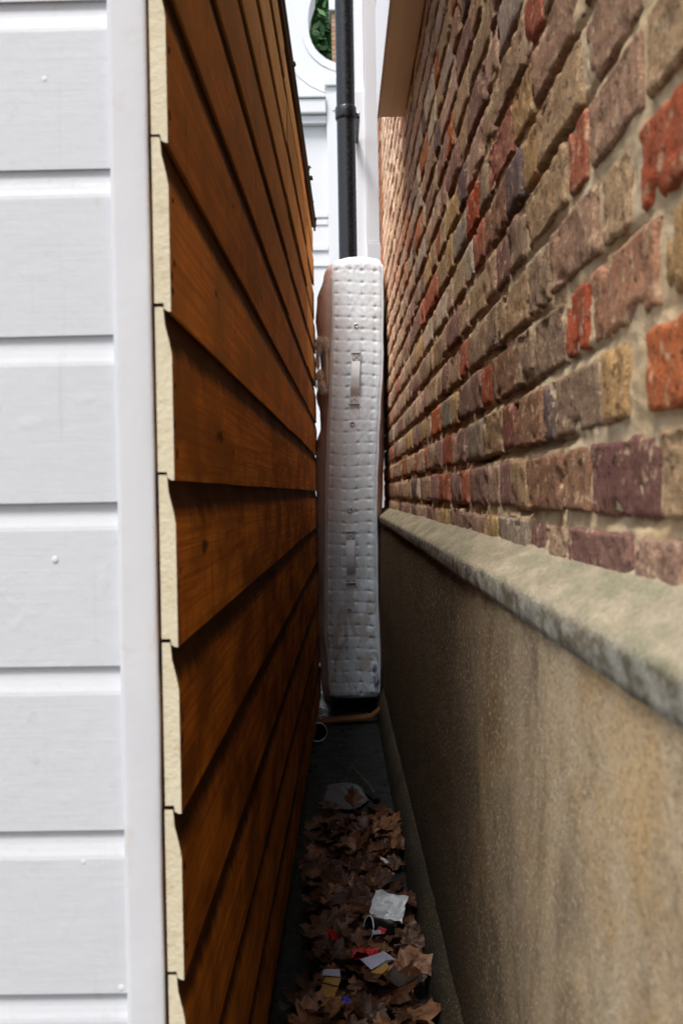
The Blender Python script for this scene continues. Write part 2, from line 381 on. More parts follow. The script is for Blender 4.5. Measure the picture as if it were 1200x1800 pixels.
for k in range(8):                          # moss along the roof edge
    y = random.choice((2.9, 3.25, 3.4, 1.9)) + random.uniform(-.12, .12)
    bm = bmesh.new(); bmesh.ops.create_icosphere(bm, subdivisions=2, radius=random.uniform(.005, .009), matrix=Matrix.Translation((.012+random.uniform(-.004, .003), y, SH_TOP+.012+random.uniform(-.02, .02))))
    for v in bm.verts: v.co += Vector((N(*(v.co*120)), N(*(v.co*130)), N(*(v.co*110))))*.006
    me = bpy.data.meshes.new('moss'); bm.to_mesh(me); bm.free(); me.materials.append(M['moss']); link('moss', me, rf)

# ------------------------------------------------------------------ brick house
WX, WY0, WY1, WZ1 = .228, -.60, 4.80, 3.5
house = empty('brick_house', (.228, 2, 0), 0, label='old brick house wall with stained cement plinth along the alley', cat='building')
house.location = (0, 0, 0)
BH, JZ = .0615, .075
PAL = [((.39, .275, .22), 22), ((.37, .27, .185), 22), ((.25, .155, .14), 20), ((.31, .265, .235), 9), ((.36, .12, .08), 8), ((.40, .285, .15), 5), ((.42, .15, .065), 3), ((.47, .41, .34), 4), ((.14, .105, .115), 5)]
def pick():
    t = random.uniform(0, sum(b for _, b in PAL))
    for c, b in PAL:
        t -= b
        if t <= 0:
            f = random.uniform(.82, 1.15); return tuple(x*f*random.uniform(.97, 1.03) for x in c)
RED, ORG, PUR, OCH, TAN, GRY, BRN, PNK, DRK = (.36, .085, .045), (.48, .15, .065), (.19, .10, .095), (.40, .265, .135), (.39, .28, .18), (.28, .205, .155), (.25, .145, .10), (.36, .235, .175), (.13, .10, .105)
NEAR = {0: [(.49, .695, TAN), (.705, .892, PUR), (.90, .998, BRN), (1.008, 1.19, BRN), (1.2, 1.30, TAN)],
        1: [(.49, .727, ORG), (.777, .848, OCH), (.857, 1.035, GRY), (1.045, 1.09, DRK), (1.10, 1.265, BRN), (1.275, 1.36, (.24, .10, .085)), (1.37, 1.55, TAN)],
        2: [(.49, .69, OCH), (.70, .888, (.42, .23, .155)), (.897, .978, RED), (.988, 1.14, GRY), (1.15, 1.25, GRY), (1.26, 1.45, BRN), (1.46, 1.55, (.36, .10, .055))],
        3: [(.49, .742, (.42, .11, .055)), (.768, .852, TAN), (.862, 1.05, PNK), (1.06, 1.17, GRY), (1.18, 1.39, TAN), (1.40, 1.5, GRY)],
        4: [(.49, .722, TAN), (.732, .882, PNK), (.893, .962, (.37, .13, .085)), (.972, 1.18, TAN), (1.19, 1.29, GRY)],
        5: [(.49, .722, GRY), (.733, .90, PNK), (.91, 1.11, TAN), (1.12, 1.19, OCH), (1.20, 1.30, (.15, .115, .12)), (1.31, 1.5, BRN), (1.51, 1.62, (.36, .14, .10))],
        6: [(.49, .70, PNK), (.71, .92, (.36, .2, .16)), (.93, 1.13, PNK), (1.14, 1.25, OCH), (1.26, 1.45, (.35, .15, .12)), (1.46, 1.56, GRY), (1.57, 1.7, RED)]}
bricks = []
for k in range(-1, 34):
    zc = .949 + JZ*k
    y = WY0 + random.uniform(0, .1); stretch = random.random() < .5
    segs = []; near = NEAR.get(k)
    if near:
        while y < .42:
            L = .213 if stretch else .1025; L = min(L, .48-y); segs.append((y, y+L, pick())); y += L+.010; stretch = not stretch
        segs += near; y = near[-1][1]+.010
    while y < WY1-.03:
        if random.random() < .12: stretch = not stretch
        L = (.205 if stretch else .098)*random.uniform(.84, 1.05)
        if y+L > WY1-.05: L = WY1-y
        c = pick()
        k_ = min(.75, max(0, (y-2.3)/2.0)*max(0, min(1, (zc-1.1)/.7)))      # peach bricks at the upper rear, coloured paler to stand in for sky light
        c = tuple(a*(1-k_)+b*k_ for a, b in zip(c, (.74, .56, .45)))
        c = tuple(v*(1+.35*min(1, max(0, (y-1.2)/1.5))) for v in c)  # brightened with depth: extra light put into the brick colour
        if y+L > WY1-.25: c = random.choice((ORG, (.5, .2, .1), (.45, .2, .11)))
        segs.append((y, y+L, c)); y += L + random.uniform(.009, .019); stretch = not stretch
    for a, b, c in segs:
        if near and a < 1.0 and a > .4: a += .003; b -= .003
        bricks.append((a, b, zc + random.uniform(-.0015, .0015), c))
def proj(x, y, z):
    v = CAMROT.transposed() @ Vector((x, y, z-EYE))
    if v.z > -.05: return None
    return (600 - 1750*v.x/v.z, 900 + 1750*v.y/v.z)
def score(a, b, zc):
    q = [proj(WX, yy, zz) for yy, zz in ((a, zc-.033), (b, zc-.033), (b, zc+.033), (a, zc+.033))]
    if None in q: return 0
    q = [(min(max(x, 0), 1200), min(max(y_, 0), 1800)) for x, y_ in q]
    if a > 4.25 or (zc > 2.05 and 1.9 < a < 3.1): return 0
    return abs(sum(q[i][0]*q[(i+1) % 4][1]-q[(i+1) % 4][0]*q[i][1] for i in range(4)))/2
def brick_geo(a, b, zc, seed, fine):
    L, H = b-a, BH*random.uniform(.95, 1.03)*(.98 if a < 1.0 else 1); nyb, nzb = (26, 14) if fine > 2500 else ((12, 7) if fine > 500 else (6, 4))
    px = random.uniform(-.0034, .0004); ty, tz = random.uniform(-.012, .012), random.uniform(-.035, .035)
    rad = .0026; V, F = [], []
    def fr(i, nn, ext):          # denser at the arrises
        t = i/nn; return (t - .035*math.sin(2*math.pi*t)*2 - .5)*ext
    for i in range(nzb+1):
        for j in range(nyb+1):
            yy, zz = fr(j, nyb, L), fr(i, nzb, H)
            ey, ez = L/2-abs(yy), H/2-abs(zz); d = min(ey, ez)
            back = 0
            if d < rad: back = (1-d/rad)**2*.0020
            if ey < rad and ez < rad: back += .0015
            w_ = a+yy; n1 = N(w_*22, zc*22+zz*22, seed); n2 = N(w_*70, zc*70+zz*70, seed+5)
            chip = max(0, N(w_*34+9, zc*34+zz*34, seed+11)-.20)*.026*(1 if d < .012 else .25)
            x = px + ty*yy + tz*zz + back + n1*.0010 + n2*.0014 + .0012*N(w_*150, zc*150+zz*150, seed+2) + chip
            oy = ey < 1e-6; oz = ez < 1e-6
            yo = (.0034*N(zz*45, seed, j) if oy else 0); zo = (.0030*N(yy*40, seed+3, i) if oz else 0)
            V.append((x, yy+yo, zz+zo))
    W_ = nyb+1
    for i in range(nzb):
        for j in range(nyb): q = i*W_+j; F.append((q, q+W_, q+W_+1, q+1))
    edge = [j for j in range(W_)] + [i*W_+nyb for i in range(1, nzb+1)] + [nzb*W_+j for j in range(nyb-1, -1, -1)] + [i*W_ for i in range(nzb-1, 0, -1)]
    b0 = len(V)
    for e in edge: v = V[e]; V.append((.035, v[1]*.985, v[2]*.97))
    m_ = len(edge)
    for i in range(m_): F.append((edge[i], edge[(i+1) % m_], b0+(i+1) % m_, b0+i))
    return V, F
def set_col(me, name, cols):
    at = me.color_attributes.new(name, 'FLOAT_COLOR', 'POINT'); flat = []
    for c in cols: flat += [*c, 1.]
    at.data.foreach_set('color', flat)
sc = sorted(((score(a, b, z), i) for i, (a, b, z, c) in enumerate(bricks)), reverse=True)
top = {i for s_, i in sc[:300] if s_ > 0}; scd = {i: s_ for s_, i in sc}
RV, RF, RC = [], [], []
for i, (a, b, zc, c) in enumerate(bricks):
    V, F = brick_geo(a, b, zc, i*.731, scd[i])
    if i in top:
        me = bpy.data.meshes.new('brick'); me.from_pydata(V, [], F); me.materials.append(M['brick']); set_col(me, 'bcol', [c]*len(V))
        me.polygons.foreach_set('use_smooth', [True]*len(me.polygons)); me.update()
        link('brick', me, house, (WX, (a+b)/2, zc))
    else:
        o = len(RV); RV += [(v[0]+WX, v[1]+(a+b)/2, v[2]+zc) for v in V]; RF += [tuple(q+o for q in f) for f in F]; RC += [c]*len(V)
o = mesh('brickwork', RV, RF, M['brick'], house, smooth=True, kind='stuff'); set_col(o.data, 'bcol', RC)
# mortar bed: rough, raked back in places, smeared nearly flush close to the street
V, F = [], []; gy, gz = 640, 500
for i in range(gz+1):
    z = .86 + (WZ1-.86)*i/gz; kk = math.ceil((z - .949 + BH/2)/JZ - 1e-9); under = .949 + JZ*kk - BH/2 - z      # distance below the bricks of course kk
    for j in range(gy+1):
        y = WY0 + (WY1-WY0)*j/gy; far = min(1, max(0, (y-.75)/.9))
        d = .0030 + .0010*far + .0026*N(y*26, z*26, 4) + .0022*N(y*75, z*75, 8) + .0014*N(y*170, z*170, 3)
        if under < .0085:      # joints weathered out under the bricks
            d += max(0, N(y*4.5, kk*3.7, 2)+.10)*.055*(.25+.75*far)*(1-under/.0085)**.5
        d += max(0, N(y*9, z*12, 6)-.30)*.09*far
        V.append((WX + d, y, z))
for i in range(gz):
    for j in range(gy): a = i*(gy+1)+j; F.append((a, a+gy+1, a+gy+2, a+1))
mesh('mortar_bed', V, F, M['mortar'], house, smooth=True)
box('wall_core', (WX+.05, WY0, 0), (WX+5.4, WY1-.015, WZ1), M['brtex'], house, 0)
box('street_shade_wall', (WX+.004, -7.0, 0), (WX+5.4, WY0-.001, 7.2), M['brtex'], house, 0)  # unseen stretch behind the camera, added to block sky light on the wood
box('upper_shade_wall', (WX+.004, WY0, WZ1+.001), (WX+5.4, WY1-.015, 7.2), M['brtex'], house, 0)  # unseen upper storey, raised to cut sky light in the alley
# cement plinth, coping and base fillet
def extrude(name, prof, mat, amp, fr, seed, step=.012, y0=WY0, y1=WY1-.02):
    V, F = [], []; n = len(prof); ny = int((y1-y0)/step)
    for i in range(ny+1):
        y = y0 + (y1-y0)*i/ny
        for q, (x, z) in enumerate(prof):
            d = amp*(N(y*fr, x*fr*3+seed, z*fr*3) + .5*N(y*fr*3, x*fr*8, z*fr*8+seed)); wv = amp*1.2*N(y*1.6, seed, 0)
            V.append((x + d + wv, y, z + (d*.7 if 0 < q < n-1 else 0)))
    for i in range(ny):
        for j in range(n-1): a = i*n+j; F.append((a, a+n, a+n+1, a+1))
    return mesh(name, V, F, mat, house, smooth=True)
PX = .1815
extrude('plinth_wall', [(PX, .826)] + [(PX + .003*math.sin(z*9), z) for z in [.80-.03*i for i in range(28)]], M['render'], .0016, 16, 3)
extrude('coping', [(.262, .884), (.245, .881), (.234, .8785), (.224, .872), (.214, .8655), (.204, .859), (.195, .853), (.187, .8475), (.1822, .844), (.1792, .840), (.1788, .836), (.1787, .830), (.1790, .824), (.1796, .818), (.1806, .812), (.187, .809), (.205, .808)], M['coping'], .0013, 22, 11)
extrude('base_fillet', [(.190, .112), (.181, .104), (.170, .088), (.160, .064), (.154, .030), (.151, -.004)], M['render'], .0025, 14, 21)
# boxed soffit overhead
sf = box('soffit_box', (.148, 1.2, 2.094), (.2265, 3.08, 2.42), M['cream_trim'], house, .0025)
box('fascia', (.1425, 1.2, 2.0925), (.1475, 3.083, 2.42), M['trim'], sf, .001)
box('bead', (.184, 1.2, 2.0905), (.187, 3.078, 2.0938), M['cream_trim'], sf, .0005)

# ------------------------------------------------------------------ white door surround and drainpipe beyond
ds = empty('porch_surround', (.2, 5.7, 0), 0, label='white painted porch post and panels behind the black drainpipe', cat='porch')
ds.location = (0, 0, 0)
box('front_board', (.198, 5.70, 2.37), (.268, 5.76, 4.6), M['trim'], ds, .004)
box('plinth_block', (.194, 5.69, 0), (.274, 5.765, 2.365), M['trim'], ds, .005)
box('recessed_board', (.142, 5.735, 0), (.1965, 5.80, 3.24), M['trim'], ds, .003)
box('upper_board', (.150, 5.775, 3.24), (.1968, 5.83, 4.6), M['trim'], ds, .003)
box('porch_wall', (.17, 5.83, 0), (1.8, 7.5, 4.6), M['trim'], ds, 0)
pipe = empty('drainpipe', (.081, 5.33, 0), 0, label='black round drainpipe rising behind the mattress', cat='drainpipe')
tube('pipe', [(0, 0, z) for z in (0, 1, 2, 2.5, 3, 3.5, 4, 4.8)], .0490, M['pipe'], pipe, 28)
br = tube('bracket', [(0, 0, z) for z in (2.925, 2.932, 2.985, 2.992)], [.053, .0565, .0565, .053], M['pipe'], pipe, 28)
box('bracket_arm', (.045, .02, 2.94), (.075, .40, 2.975), M['pipe'], br, .003)
bolt = tube('bolt', [(.066, -.015, 2.956), (.066, .03, 2.956)], .008, M['steel'], br, 8)
tube('socket', [(0, 0, z) for z in (3.93, 3.94, 4.06, 4.07)], [.055, .062, .062, .055], M['pipe'], pipe, 28)

# ------------------------------------------------------------------ far white house, chimney, tree
fh = empty('white_house', (0, 14, 0), 0, label='far white stucco house with curved gable scroll', cat='house')
top_c = [(-4.5, 6.9), (-4.0, 7.0), (-3.6, 7.4), (-3.5, 7.9), (-3.55, 8.5), (-1.9, 9.4), (-.20, 8.5), (-.20, 8.15), (-.215, 7.95), (-.262, 7.82), (-.292, 7.70), (-.306, 7.55), (-.303, 7.42), (-.288, 7.32), (-.255, 7.22), (-.205, 7.13), (-.14, 7.06), (-.06, 6.995), (.045, 6.945), (.16, 6.905), (.32, 6.88), (3.0, 6.88)]
def slab(name, poly, y0, y1, mat, parent):
    n = len(poly); V = [(x, y0, z) for x, z in poly] + [(x, y1, z) for x, z in poly]
    F = [tuple(range(n)), tuple(range(2*n-1, n-1, -1))] + [(i, i+n, (i+1) % n+n, (i+1) % n) for i in range(n)]
    return mesh(name, V, F, mat, parent)
slab('wall', top_c + [(3, 0), (-4.5, 0)], 0, .45, M['facade'], fh)
tc = top_c[6:]
def offs(pts, d):
    out = []
    for i, (x, z) in enumerate(pts):
        a, b = pts[max(i-1, 0)], pts[min(i+1, len(pts)-1)]; l = math.hypot(b[0]-a[0], b[1]-a[1]); out.append((x-(b[1]-a[1])/l*d*-1*-1, z+(b[0]-a[0])/l*d))
    return out
up = offs(tc, .015); dn = offs(tc, -.09)
slab('gable_coping', up + dn[::-1], -.012, .5, M['facade'], fh)
dn2 = offs(tc[3:14], -.36); dn3 = offs(tc[3:14], -.42)
slab('scroll_moulding', dn2 + dn3[::-1], -.008, -.001, M['facade'], fh)
box('cornice', (-4.5, -.16, 6.20), (-.06, -.002, 6.40), M['facade'], fh, .02)
box('lead_flashing', (-4.5, -.18, 6.405), (-.06, -.003, 6.432), M['lead'], fh, .004)
box('cornice_fillet', (-4.5, -.10, 6.08), (-.06, -.003, 6.19), M['facade'], fh, .01)
box('pier', (-.055, -.10, 0), (1.1, -.001, 6.58), M['facade'], fh, .01)
box('pier_cap', (-.08, -.14, 6.585), (1.13, -.001, 6.70), M['facade'], fh, .012)
box('pier_panel', (.03, -.112, 6.25), (.9, -.101, 6.48), M['facade'], fh, .004)
box('string_course', (-4.5, -.02, 4.80), (-.06, -.002, 4.87), M['facade'], fh, .012)
box('string_course', (-4.5, -.012, 4.70), (-.06, -.002, 4.775), M['facade'], fh, .01)
box('sill_band', (-4.5, -.025, 4.34), (-.06, -.002, 4.42), M['facade'], fh, .012)
box('lower_band', (-4.5, -.02, 4.12), (-.06, -.002, 4.17), M['facade'], fh, .01)
ch = empty('brick_chimney', (.35, 17, 0), 0, label='tan brick chimney stack between tree and drainpipe', cat='chimney')
box('stack', (-.31, -.3, 0), (.4, .3, 8.95), M['brtex'], ch, .01); box('chimney_cap', (-.35, -.35, 8.955), (.45, .35, 9.3), M['facade'], ch, .02)

tree = empty('tree', (-1.2, 19.5, 0), 0, label='dense green leafy tree behind the white house gable', cat='tree')
rt = random.Random(3)
tube('trunk', [(0, 0, 0), (.1, .05, 2), (-.05, 0, 4), (.1, .1, 6), (.3, 0, 8.5)], [.32, .26, .22, .17, .08], M['bark'], tree, 10)
for k in range(9):
    a = k*2.4; h = 4.2+k*.5; tube('limb', [(0, 0, h), (math.cos(a)*.9, math.sin(a)*.9, h+.8), (math.cos(a)*2.0, math.sin(a)*2.0, h+1.9)], [.11, .07, .03], M['bark'], tree, 6)
V, F, C = [], [], []
clumps = []
for k in range(330):
    d = Vector((rt.gauss(0, 1), rt.gauss(0, 1), rt.gauss(0, 1))).normalized()*rt.uniform(.3, 1)
    clumps.append((Vector((d.x*2.9, d.y*2.6, 9.2+d.z*3.0)), rt.uniform(.35, .75)))
for c, r in clumps:
    sh = rt.uniform(.6, 1.2)
    for q in range(190):
        d = Vector((rt.gauss(0, 1), rt.gauss(0, 1), rt.gauss(0, 1))).normalized()*r*rt.uniform(.5, 1.05); p = c+d
        nrm = (d.normalized() + Vector((rt.uniform(-.7, .7), rt.uniform(-.7, .7), rt.uniform(0, .9)))).normalized()
        u = nrm.orthogonal().normalized(); u.rotate(Matrix.Rotation(rt.uniform(0, 6.28), 3, nrm)); v_ = nrm.cross(u); s_ = rt.uniform(.05, .10)
        o = len(V); V += [p-u*s_*1.3, p+v_*s_*.6-nrm*s_*.15, p+u*s_*1.4-nrm*s_*.3, p-v_*s_*.6-nrm*s_*.15]; F.append((o, o+1, o+2, o+3))
        g = rt.uniform(.6, 1.3)*sh; C += [(.055*g, .15*g, .045*g)]*4
o = mesh('crown', V, F, M['foliage'], tree); set_col(o.data, 'lcol', C)

# ------------------------------------------------------------------ mattress
mt = empty('mattress', (.06, 4.2, .05), 0, label='stained white mattress wedged upright in the alley', cat='mattress')
mt.location = (0, 0, 0)
ZT, ZB, Y0, YD = 1.932, .070, 4.2, .88
TL = [(.07, -.040), (.141, -.0469), (.238, -.0501), (.383, -.0621), (.696, -.0556), (.864, -.0503), (.936, -.0479), (1.151, -.0395), (1.367, -.0263), (1.486, -.0195), (1.677, -.0091), (1.843, -.0087), (1.932, -.005)]
TR = [(.07, .163), (.101, .1644), (.234, .1689), (.50, .1635), (.716, .1646), (.86, .1635), (.98, .1688), (1.148, .1775), (1.291, .1858), (1.435, .1976), (1.578, .2023), (1.864, .2068), (1.932, .206)]
TB = [(.07, .030), (.2, .036), (.5, .030), (.9, .040), (1.08, .046), (1.17, .043), (1.22, .030), (1.30, .036), (1.36, .055), (1.42, .040), (1.5, .040), (1.58, .052), (1.62, .058), (1.68, .069), (1.77, .062), (1.87, .034), (1.932, .015)]
UC = [.105, .36, .61, .855]; PITCH = .0480
NF, NR, NB_, NL, NZ = 56, 12, 8, 22, 470
def inset(z):
    e = .045; o = 0
    if z > ZT-e: t = (z-(ZT-e))/e; o = e*(1-math.sqrt(max(0, 1-t*t)))
    e2 = .03
    if z < ZB+e2: t = ((ZB+e2)-z)/e2; o = e2*(1-math.sqrt(max(0, 1-t*t)))
    return o
V, F, fm = [], [], []
def front_y(u, z, xl, xr):
    wd = xr-xl
    edge = min(u, 1-u)*wd
    y = Y0 + (.010*max(0, 1-edge/.014)**2)                       # eases back to the piping
    y -= .010*math.sin(math.pi*u)                                # plump
    ph = z/PITCH + .22*(u-.5)+.35*N(z*1.5, u*2, 3); dz_ = (ph-round(ph))*PITCH
    amp = .75+.5*N(z*6, u*3, 12)
    y += .0013*amp*math.exp(-(dz_/.0045)**2)
    best = min(((u-c)*wd + .004*N(z*5, c*9, 1) for c in UC), key=abs)
    y += .0012*math.exp(-(best/.005)**2)
    y += .0048*amp*math.exp(-((best/.0075)**2 + (dz_/.0065)**2))
    y += .003*N(z*11, u*5, 6) + .0012*N(z*45, u*20, 2)
    top_w = max(0, (z-1.84)/.09); y += top_w*.004*N(z*60, u*26, 8)
    low_w = max(0, (.16-z)/.09); y += low_w*.006*N(z*50, u*22, 8)
    return y
for i in range(NZ+1):
    z = ZB + (ZT-ZB)*i/NZ; o = inset(z); xl, xr, b = interp(TL, z)+o*.75, interp(TR, z)-o*.55, interp(TB, z)
    xl += .0016*N(z*9, 1, 1); xr += .0016*N(z*9, 2, 1)
    def sag(y): return .064*min(1, max(0, (y-Y0-.01)/.12))*max(0, min(1, (.24-z)/.17))      # the back of the foot end rests on the floor
    for j in range(NF): u = j/(NF-1); V.append((xl+(xr-xl)*u, front_y(u, z, xl, xr)+o, z + (.010*math.sin(math.pi*u)*max(0, (z-1.8)/.13) if z > 1.8 else 0)))
    br_ = max(.004, min(.036, .217-xr))
    for j in range(1, NR+1): s = j/NR; V.append((xr + br_*math.sin(min(1, s*4)*math.pi/2), Y0+.012+o+(YD-.02)*s, z-sag(Y0+YD*s)))
    for j in range(1, NB_+1): s = j/(NB_+1); V.append((xr+(xl-xr)*s, Y0+YD, z-sag(Y0+YD)))
    for j in range(NL, 0, -1):
        s = (j/NL)**1.8; yy = s*(YD-.03)
        V.append((xl - b*math.sin(min(1, yy/.075)*math.pi/2)*(1 if yy < .5 else 1-(yy-.5)*.8) + .004*N(z*9, yy*16, 4)*min(1, yy/.04), Y0+.013+o+yy, z-sag(Y0+yy)))
RN = NF+NR+NB_+NL
for i in range(NZ):
    for j in range(RN):
        a, b2 = i*RN+j, i*RN+(j+1) % RN; F.append((a, b2, b2+RN, a+RN)); fm.append(0 if j < NF-1 else 1)
F.append(tuple(range(RN))[::-1]); fm.append(0); F.append(tuple(range(NZ*RN, NZ*RN+RN))); fm.append(0)
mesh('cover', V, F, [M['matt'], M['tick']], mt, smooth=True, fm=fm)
def edge_pts(T, sgn, za, zb, n=150):
    out = []
    for i in range(n+1):
        z = za+(zb-za)*i/n; out.append((interp(T, z)+sgn*.0005+.0016*N(z*9, 1 if sgn < 0 else 2, 1)+inset(z)*(.75 if sgn < 0 else -.55), Y0+.006+inset(z)+.002*N(z*14, sgn, 0), z))
    return out
tube('piping', edge_pts(TL, -1, .085, 1.855), .0042, M['piping_tan'], mt, 8, label='soiled tan piping along the left edge')
tube('piping', edge_pts(TR, 1, .085, 1.90), .0046, M['piping'], mt, 8)
def fx(z, u): return interp(TL, z)+(interp(TR, z)-interp(TL, z))*u
def handle(xa, za, xb, zb):     # strap from top end to bottom end, sewn down at both ends
    wd = .0205; V, F = [], []; n = 36
    for i in range(n+1):
        t = i/n; x, z = xa+(xb-xa)*t, za+(zb-za)*t; lift = .0065
        if .16 < t < .84: lift += .018*math.sin((t-.16)/.68*math.pi)**.8
        w_ = wd*(1.0 if t < .15 or t > .85 else .86)
        y = Y0-.0095-lift + .0008*N(t*9, xa*40, 0)
        V += [(x-w_, y+.0035, z), (x-w_, y, z), (x-w_*.5, y-.0008+.0012*N(t*7, 3, 3), z), (x+w_*.5, y-.0008, z), (x+w_, y, z), (x+w_, y+.0035, z)]
    for i in range(n):
        for j in range(5): a = i*6+j; F.append((a, a+1, a+7, a+6))
    h = mesh('handle', V, F, M['strap'], mt)
    for e, (x, z) in enumerate(((xa, za-.019), (xb, zb+.019))):
        y = Y0-.0178; s = .0145
        for p, q in (((-s, -s), (s, s)), ((-s, s), (s, -s)), ((-s, s), (s, s)), ((-s, -s), (s, -s)), ((-s, -s), (-s, s)), ((s, -s), (s, s))):
            tube('stitching', [(x+p[0], y, z+p[1]), (x+(p[0]+q[0])/2, y-.0003, z+(p[1]+q[1])/2), (x+q[0], y, z+q[1])], .0011, M['stitch'], h, 5)
        ze = za if e == 0 else zb
        tube('end_seam', [(x-wd-.001, y+.0015, ze), (x, y, ze), (x+wd+.001, y+.0015, ze)], .0032, M['piping'], h, 6)
handle(.0910, 1.5295, .0785, 1.317); handle(.0549, .7804, .0516, .564)
for (x, z) in ((.0932, 1.644), (.0698, 1.2334), (.053, .8717), (.0449, .4485)):
    yv = Y0-.0115
    v_ = tube('air_vent', [(x+.0078*math.cos(a), yv, z+.0078*math.sin(a)) for a in [2*math.pi*k/20 for k in range(21)]], .0030, M['steel'], mt, 7)
    bm = bmesh.new(); bmesh.ops.create_circle(bm, cap_ends=True, radius=.0075, segments=16, matrix=Matrix.Translation((x, yv+.0006, z)) @ Matrix.Rotation(R(90), 4, 'X'))
    me = bpy.data.meshes.new('vent_hole'); bm.to_mesh(me); bm.free(); me.materials.append(M['dark']); link('vent_hole', me, v_)
    bm = bmesh.new(); bmesh.ops.create_uvsphere(bm, u_segments=10, v_segments=6, radius=.0030, matrix=Matrix.Translation((x, yv-.001, z)))
    me = bpy.data.meshes.new('vent_stud'); bm.to_mesh(me); bm.free(); me.materials.append(M['steel']); link('vent_stud', me, v_)
# torn wadding spilling out on the left
rs = random.Random(5); V, F = [], []
def fibre(p, d, L, wd):
    pts = []; q = p.copy(); dd = d.copy()
    for i in range(5):
        pts.append(q.copy()); q += dd*L/4; dd = (dd + Vector((rs.gauss(0, .35), rs.gauss(0, .35), rs.gauss(0, .35)))).normalized()
    o = len(V)
    for i, a in enumerate(pts):
        sd_ = Vector((rs.gauss(0, 1), rs.gauss(0, .2), rs.gauss(0, 1))).normalized()*wd*(1-i/6); V.extend([a-sd_, a+sd_])
    for i in range(4): F.append((o+2*i, o+2*i+1, o+2*i+3, o+2*i+2))
blobs = [((-.058, 4.205, 1.580), (.020, .025, .018)), ((-.067, 4.215, 1.555), (.013, .03, .026)), ((-.072, 4.225, 1.50), (.008, .03, .03)), ((-.064, 4.205, 1.435), (.015, .025, .026)), ((-.058, 4.200, 1.395), (.017, .025, .022)), ((-.033, 4.203, 1.47), (.006, .012, .07)), ((-.050, 4.200, 1.375), (.015, .025, .012)), ((-.036, 4.200, 1.57), (.012, .012, .028))]
for c, s in blobs:
    bm = bmesh.new(); bmesh.ops.create_icosphere(bm, subdivisions=4, radius=1)
    for v in bm.verts:
        d = v.co.copy(); k = 1 + .35*N(*(d*2.2+Vector(c)*40)) + .22*N(*(d*5+Vector(c)*70)) + .10*N(*(d*12))
        v.co = Vector((c[0]+d.x*s[0]*k, c[1]+d.y*s[1]*k, c[2]+d.z*s[2]*k))
    me = bpy.data.meshes.new('stuffing'); bm.to_mesh(me); bm.free(); me.materials.append(M['fluff']); link('stuffing', me, mt)
    for q in range(420):
        d = Vector((rs.gauss(0, 1), rs.gauss(0, 1)-.6, rs.gauss(0, 1))).normalized(); p = Vector((c[0]+d.x*s[0], c[1]+d.y*s[1], c[2]+d.z*s[2]))
        fibre(p, (d+Vector((rs.gauss(0, .8), rs.gauss(0, .8), rs.gauss(0, .8)))).normalized(), rs.uniform(.006, .022), rs.uniform(.0003, .0008))
mesh('loose_fibres', V, F, M['piping'], mt, kind='stuff')
for (cx, cz, sx, sz, nm) in ((.008, .092, .045, .014, 'torn_padding'), (.152, .155, .011, .03, 'torn_padding'), (.147, .205, .008, .018, 'torn_padding')):
    bm = bmesh.new(); bmesh.ops.create_icosphere(bm, subdivisions=4, radius=1)
    for v in bm.verts:
        d = v.co.copy(); k = 1+.4*N(*(d*3+Vector((cx*90, cz*50, 1))))+.2*N(*(d*9)); v.co = Vector((cx+d.x*sx*k, Y0-.001+d.y*.012*k, cz+d.z*sz*k))
    me = bpy.data.meshes.new(nm); bm.to_mesh(me); bm.free(); me.materials.append(M['pad']); me.polygons.foreach_set('use_smooth', [True]*len(me.polygons)); link(nm, me, mt, label='blue grey padding showing through a tear')

# ------------------------------------------------------------------ fallen leaves
lp = empty('leaf_pile', (.03, 2.3, 0), 0, label='pile of dead brown plane leaves on the alley floor', cat='leaves')
lp.location = (0, 0, 0)
def leaf_mesh(sd):
    q = random.Random(sd); pts = []
    lobes = [(-140, .55), (-71, .86), (0, 1.0), (71, .86), (140, .55)]
    for i, (a, r) in enumerate(lobes):
        r *= q.uniform(.85, 1.1); a += q.uniform(-6, 6)
        for da, k in ((-28, .76), (-20, .92), (-13, .84), (0, 1.0), (13, .84), (20, .92), (28, .76)): pts.append((a+da, r*k))
        if i < 4: pts.append((a+35, r*.68))
    pts.append((180, .10)); n = len(pts); V = []
    cv, tw, fo = q.uniform(-.7, .7), q.uniform(-.5, .5), q.uniform(.1, .55)
    def z(x, y): return cv*(x*x+y*y)*.5 + tw*x*y + fo*abs(x)*.55 + .20*N(x*2.4+sd, y*2.4, sd) + .09*N(x*6+sd, y*6, 2)
    for f in (1., .62, .3):
        for a, r in pts:
            x, y = math.sin(R(a))*r*f, math.cos(R(a))*r*f; V.append((x, y, z(x, y)))
    V.append((0, 0, 0)); F = []
    for l in range(2):
        for i in range(n): a, b = l*n+i, l*n+(i+1) % n; F.append((a, b, b+n, a+n))
    for i in range(n): F.append((2*n+i, 2*n+(i+1) % n, 3*n))
    o = len(V)                                     # stalk
    for t in (0, .35, .7):
        for s in (-.02, .02): V.append((s+t*.1*q.uniform(-1, 1), -t, .03*t))
    F += [(o, o+1, o+3, o+2), (o+2, o+3, o+5, o+4)]
    # raised veins
    for a, r in lobes:
        o = len(V); x, y = math.sin(R(a)), math.cos(R(a)); px_, py_ = y*.016, -x*.016
        for f in (0., .3, .6, .9):
            for s in (-1, 1): X, Y = x*r*f+px_*s*(1-f), y*r*f+py_*s*(1-f); V.append((X, Y, z(X, Y)+.012))
        F += [(o+2*i, o+2*i+1, o+2*i+3, o+2*i+2) for i in range(3)]
    me = bpy.data.meshes.new('leaf'); me.from_pydata(V, [], F); me.materials.append(M['leaf']); me.polygons.foreach_set('use_smooth', [True]*len(F)); me.update(); return me
LM = [leaf_mesh(s) for s in range(14)]
rl = random.Random(21)
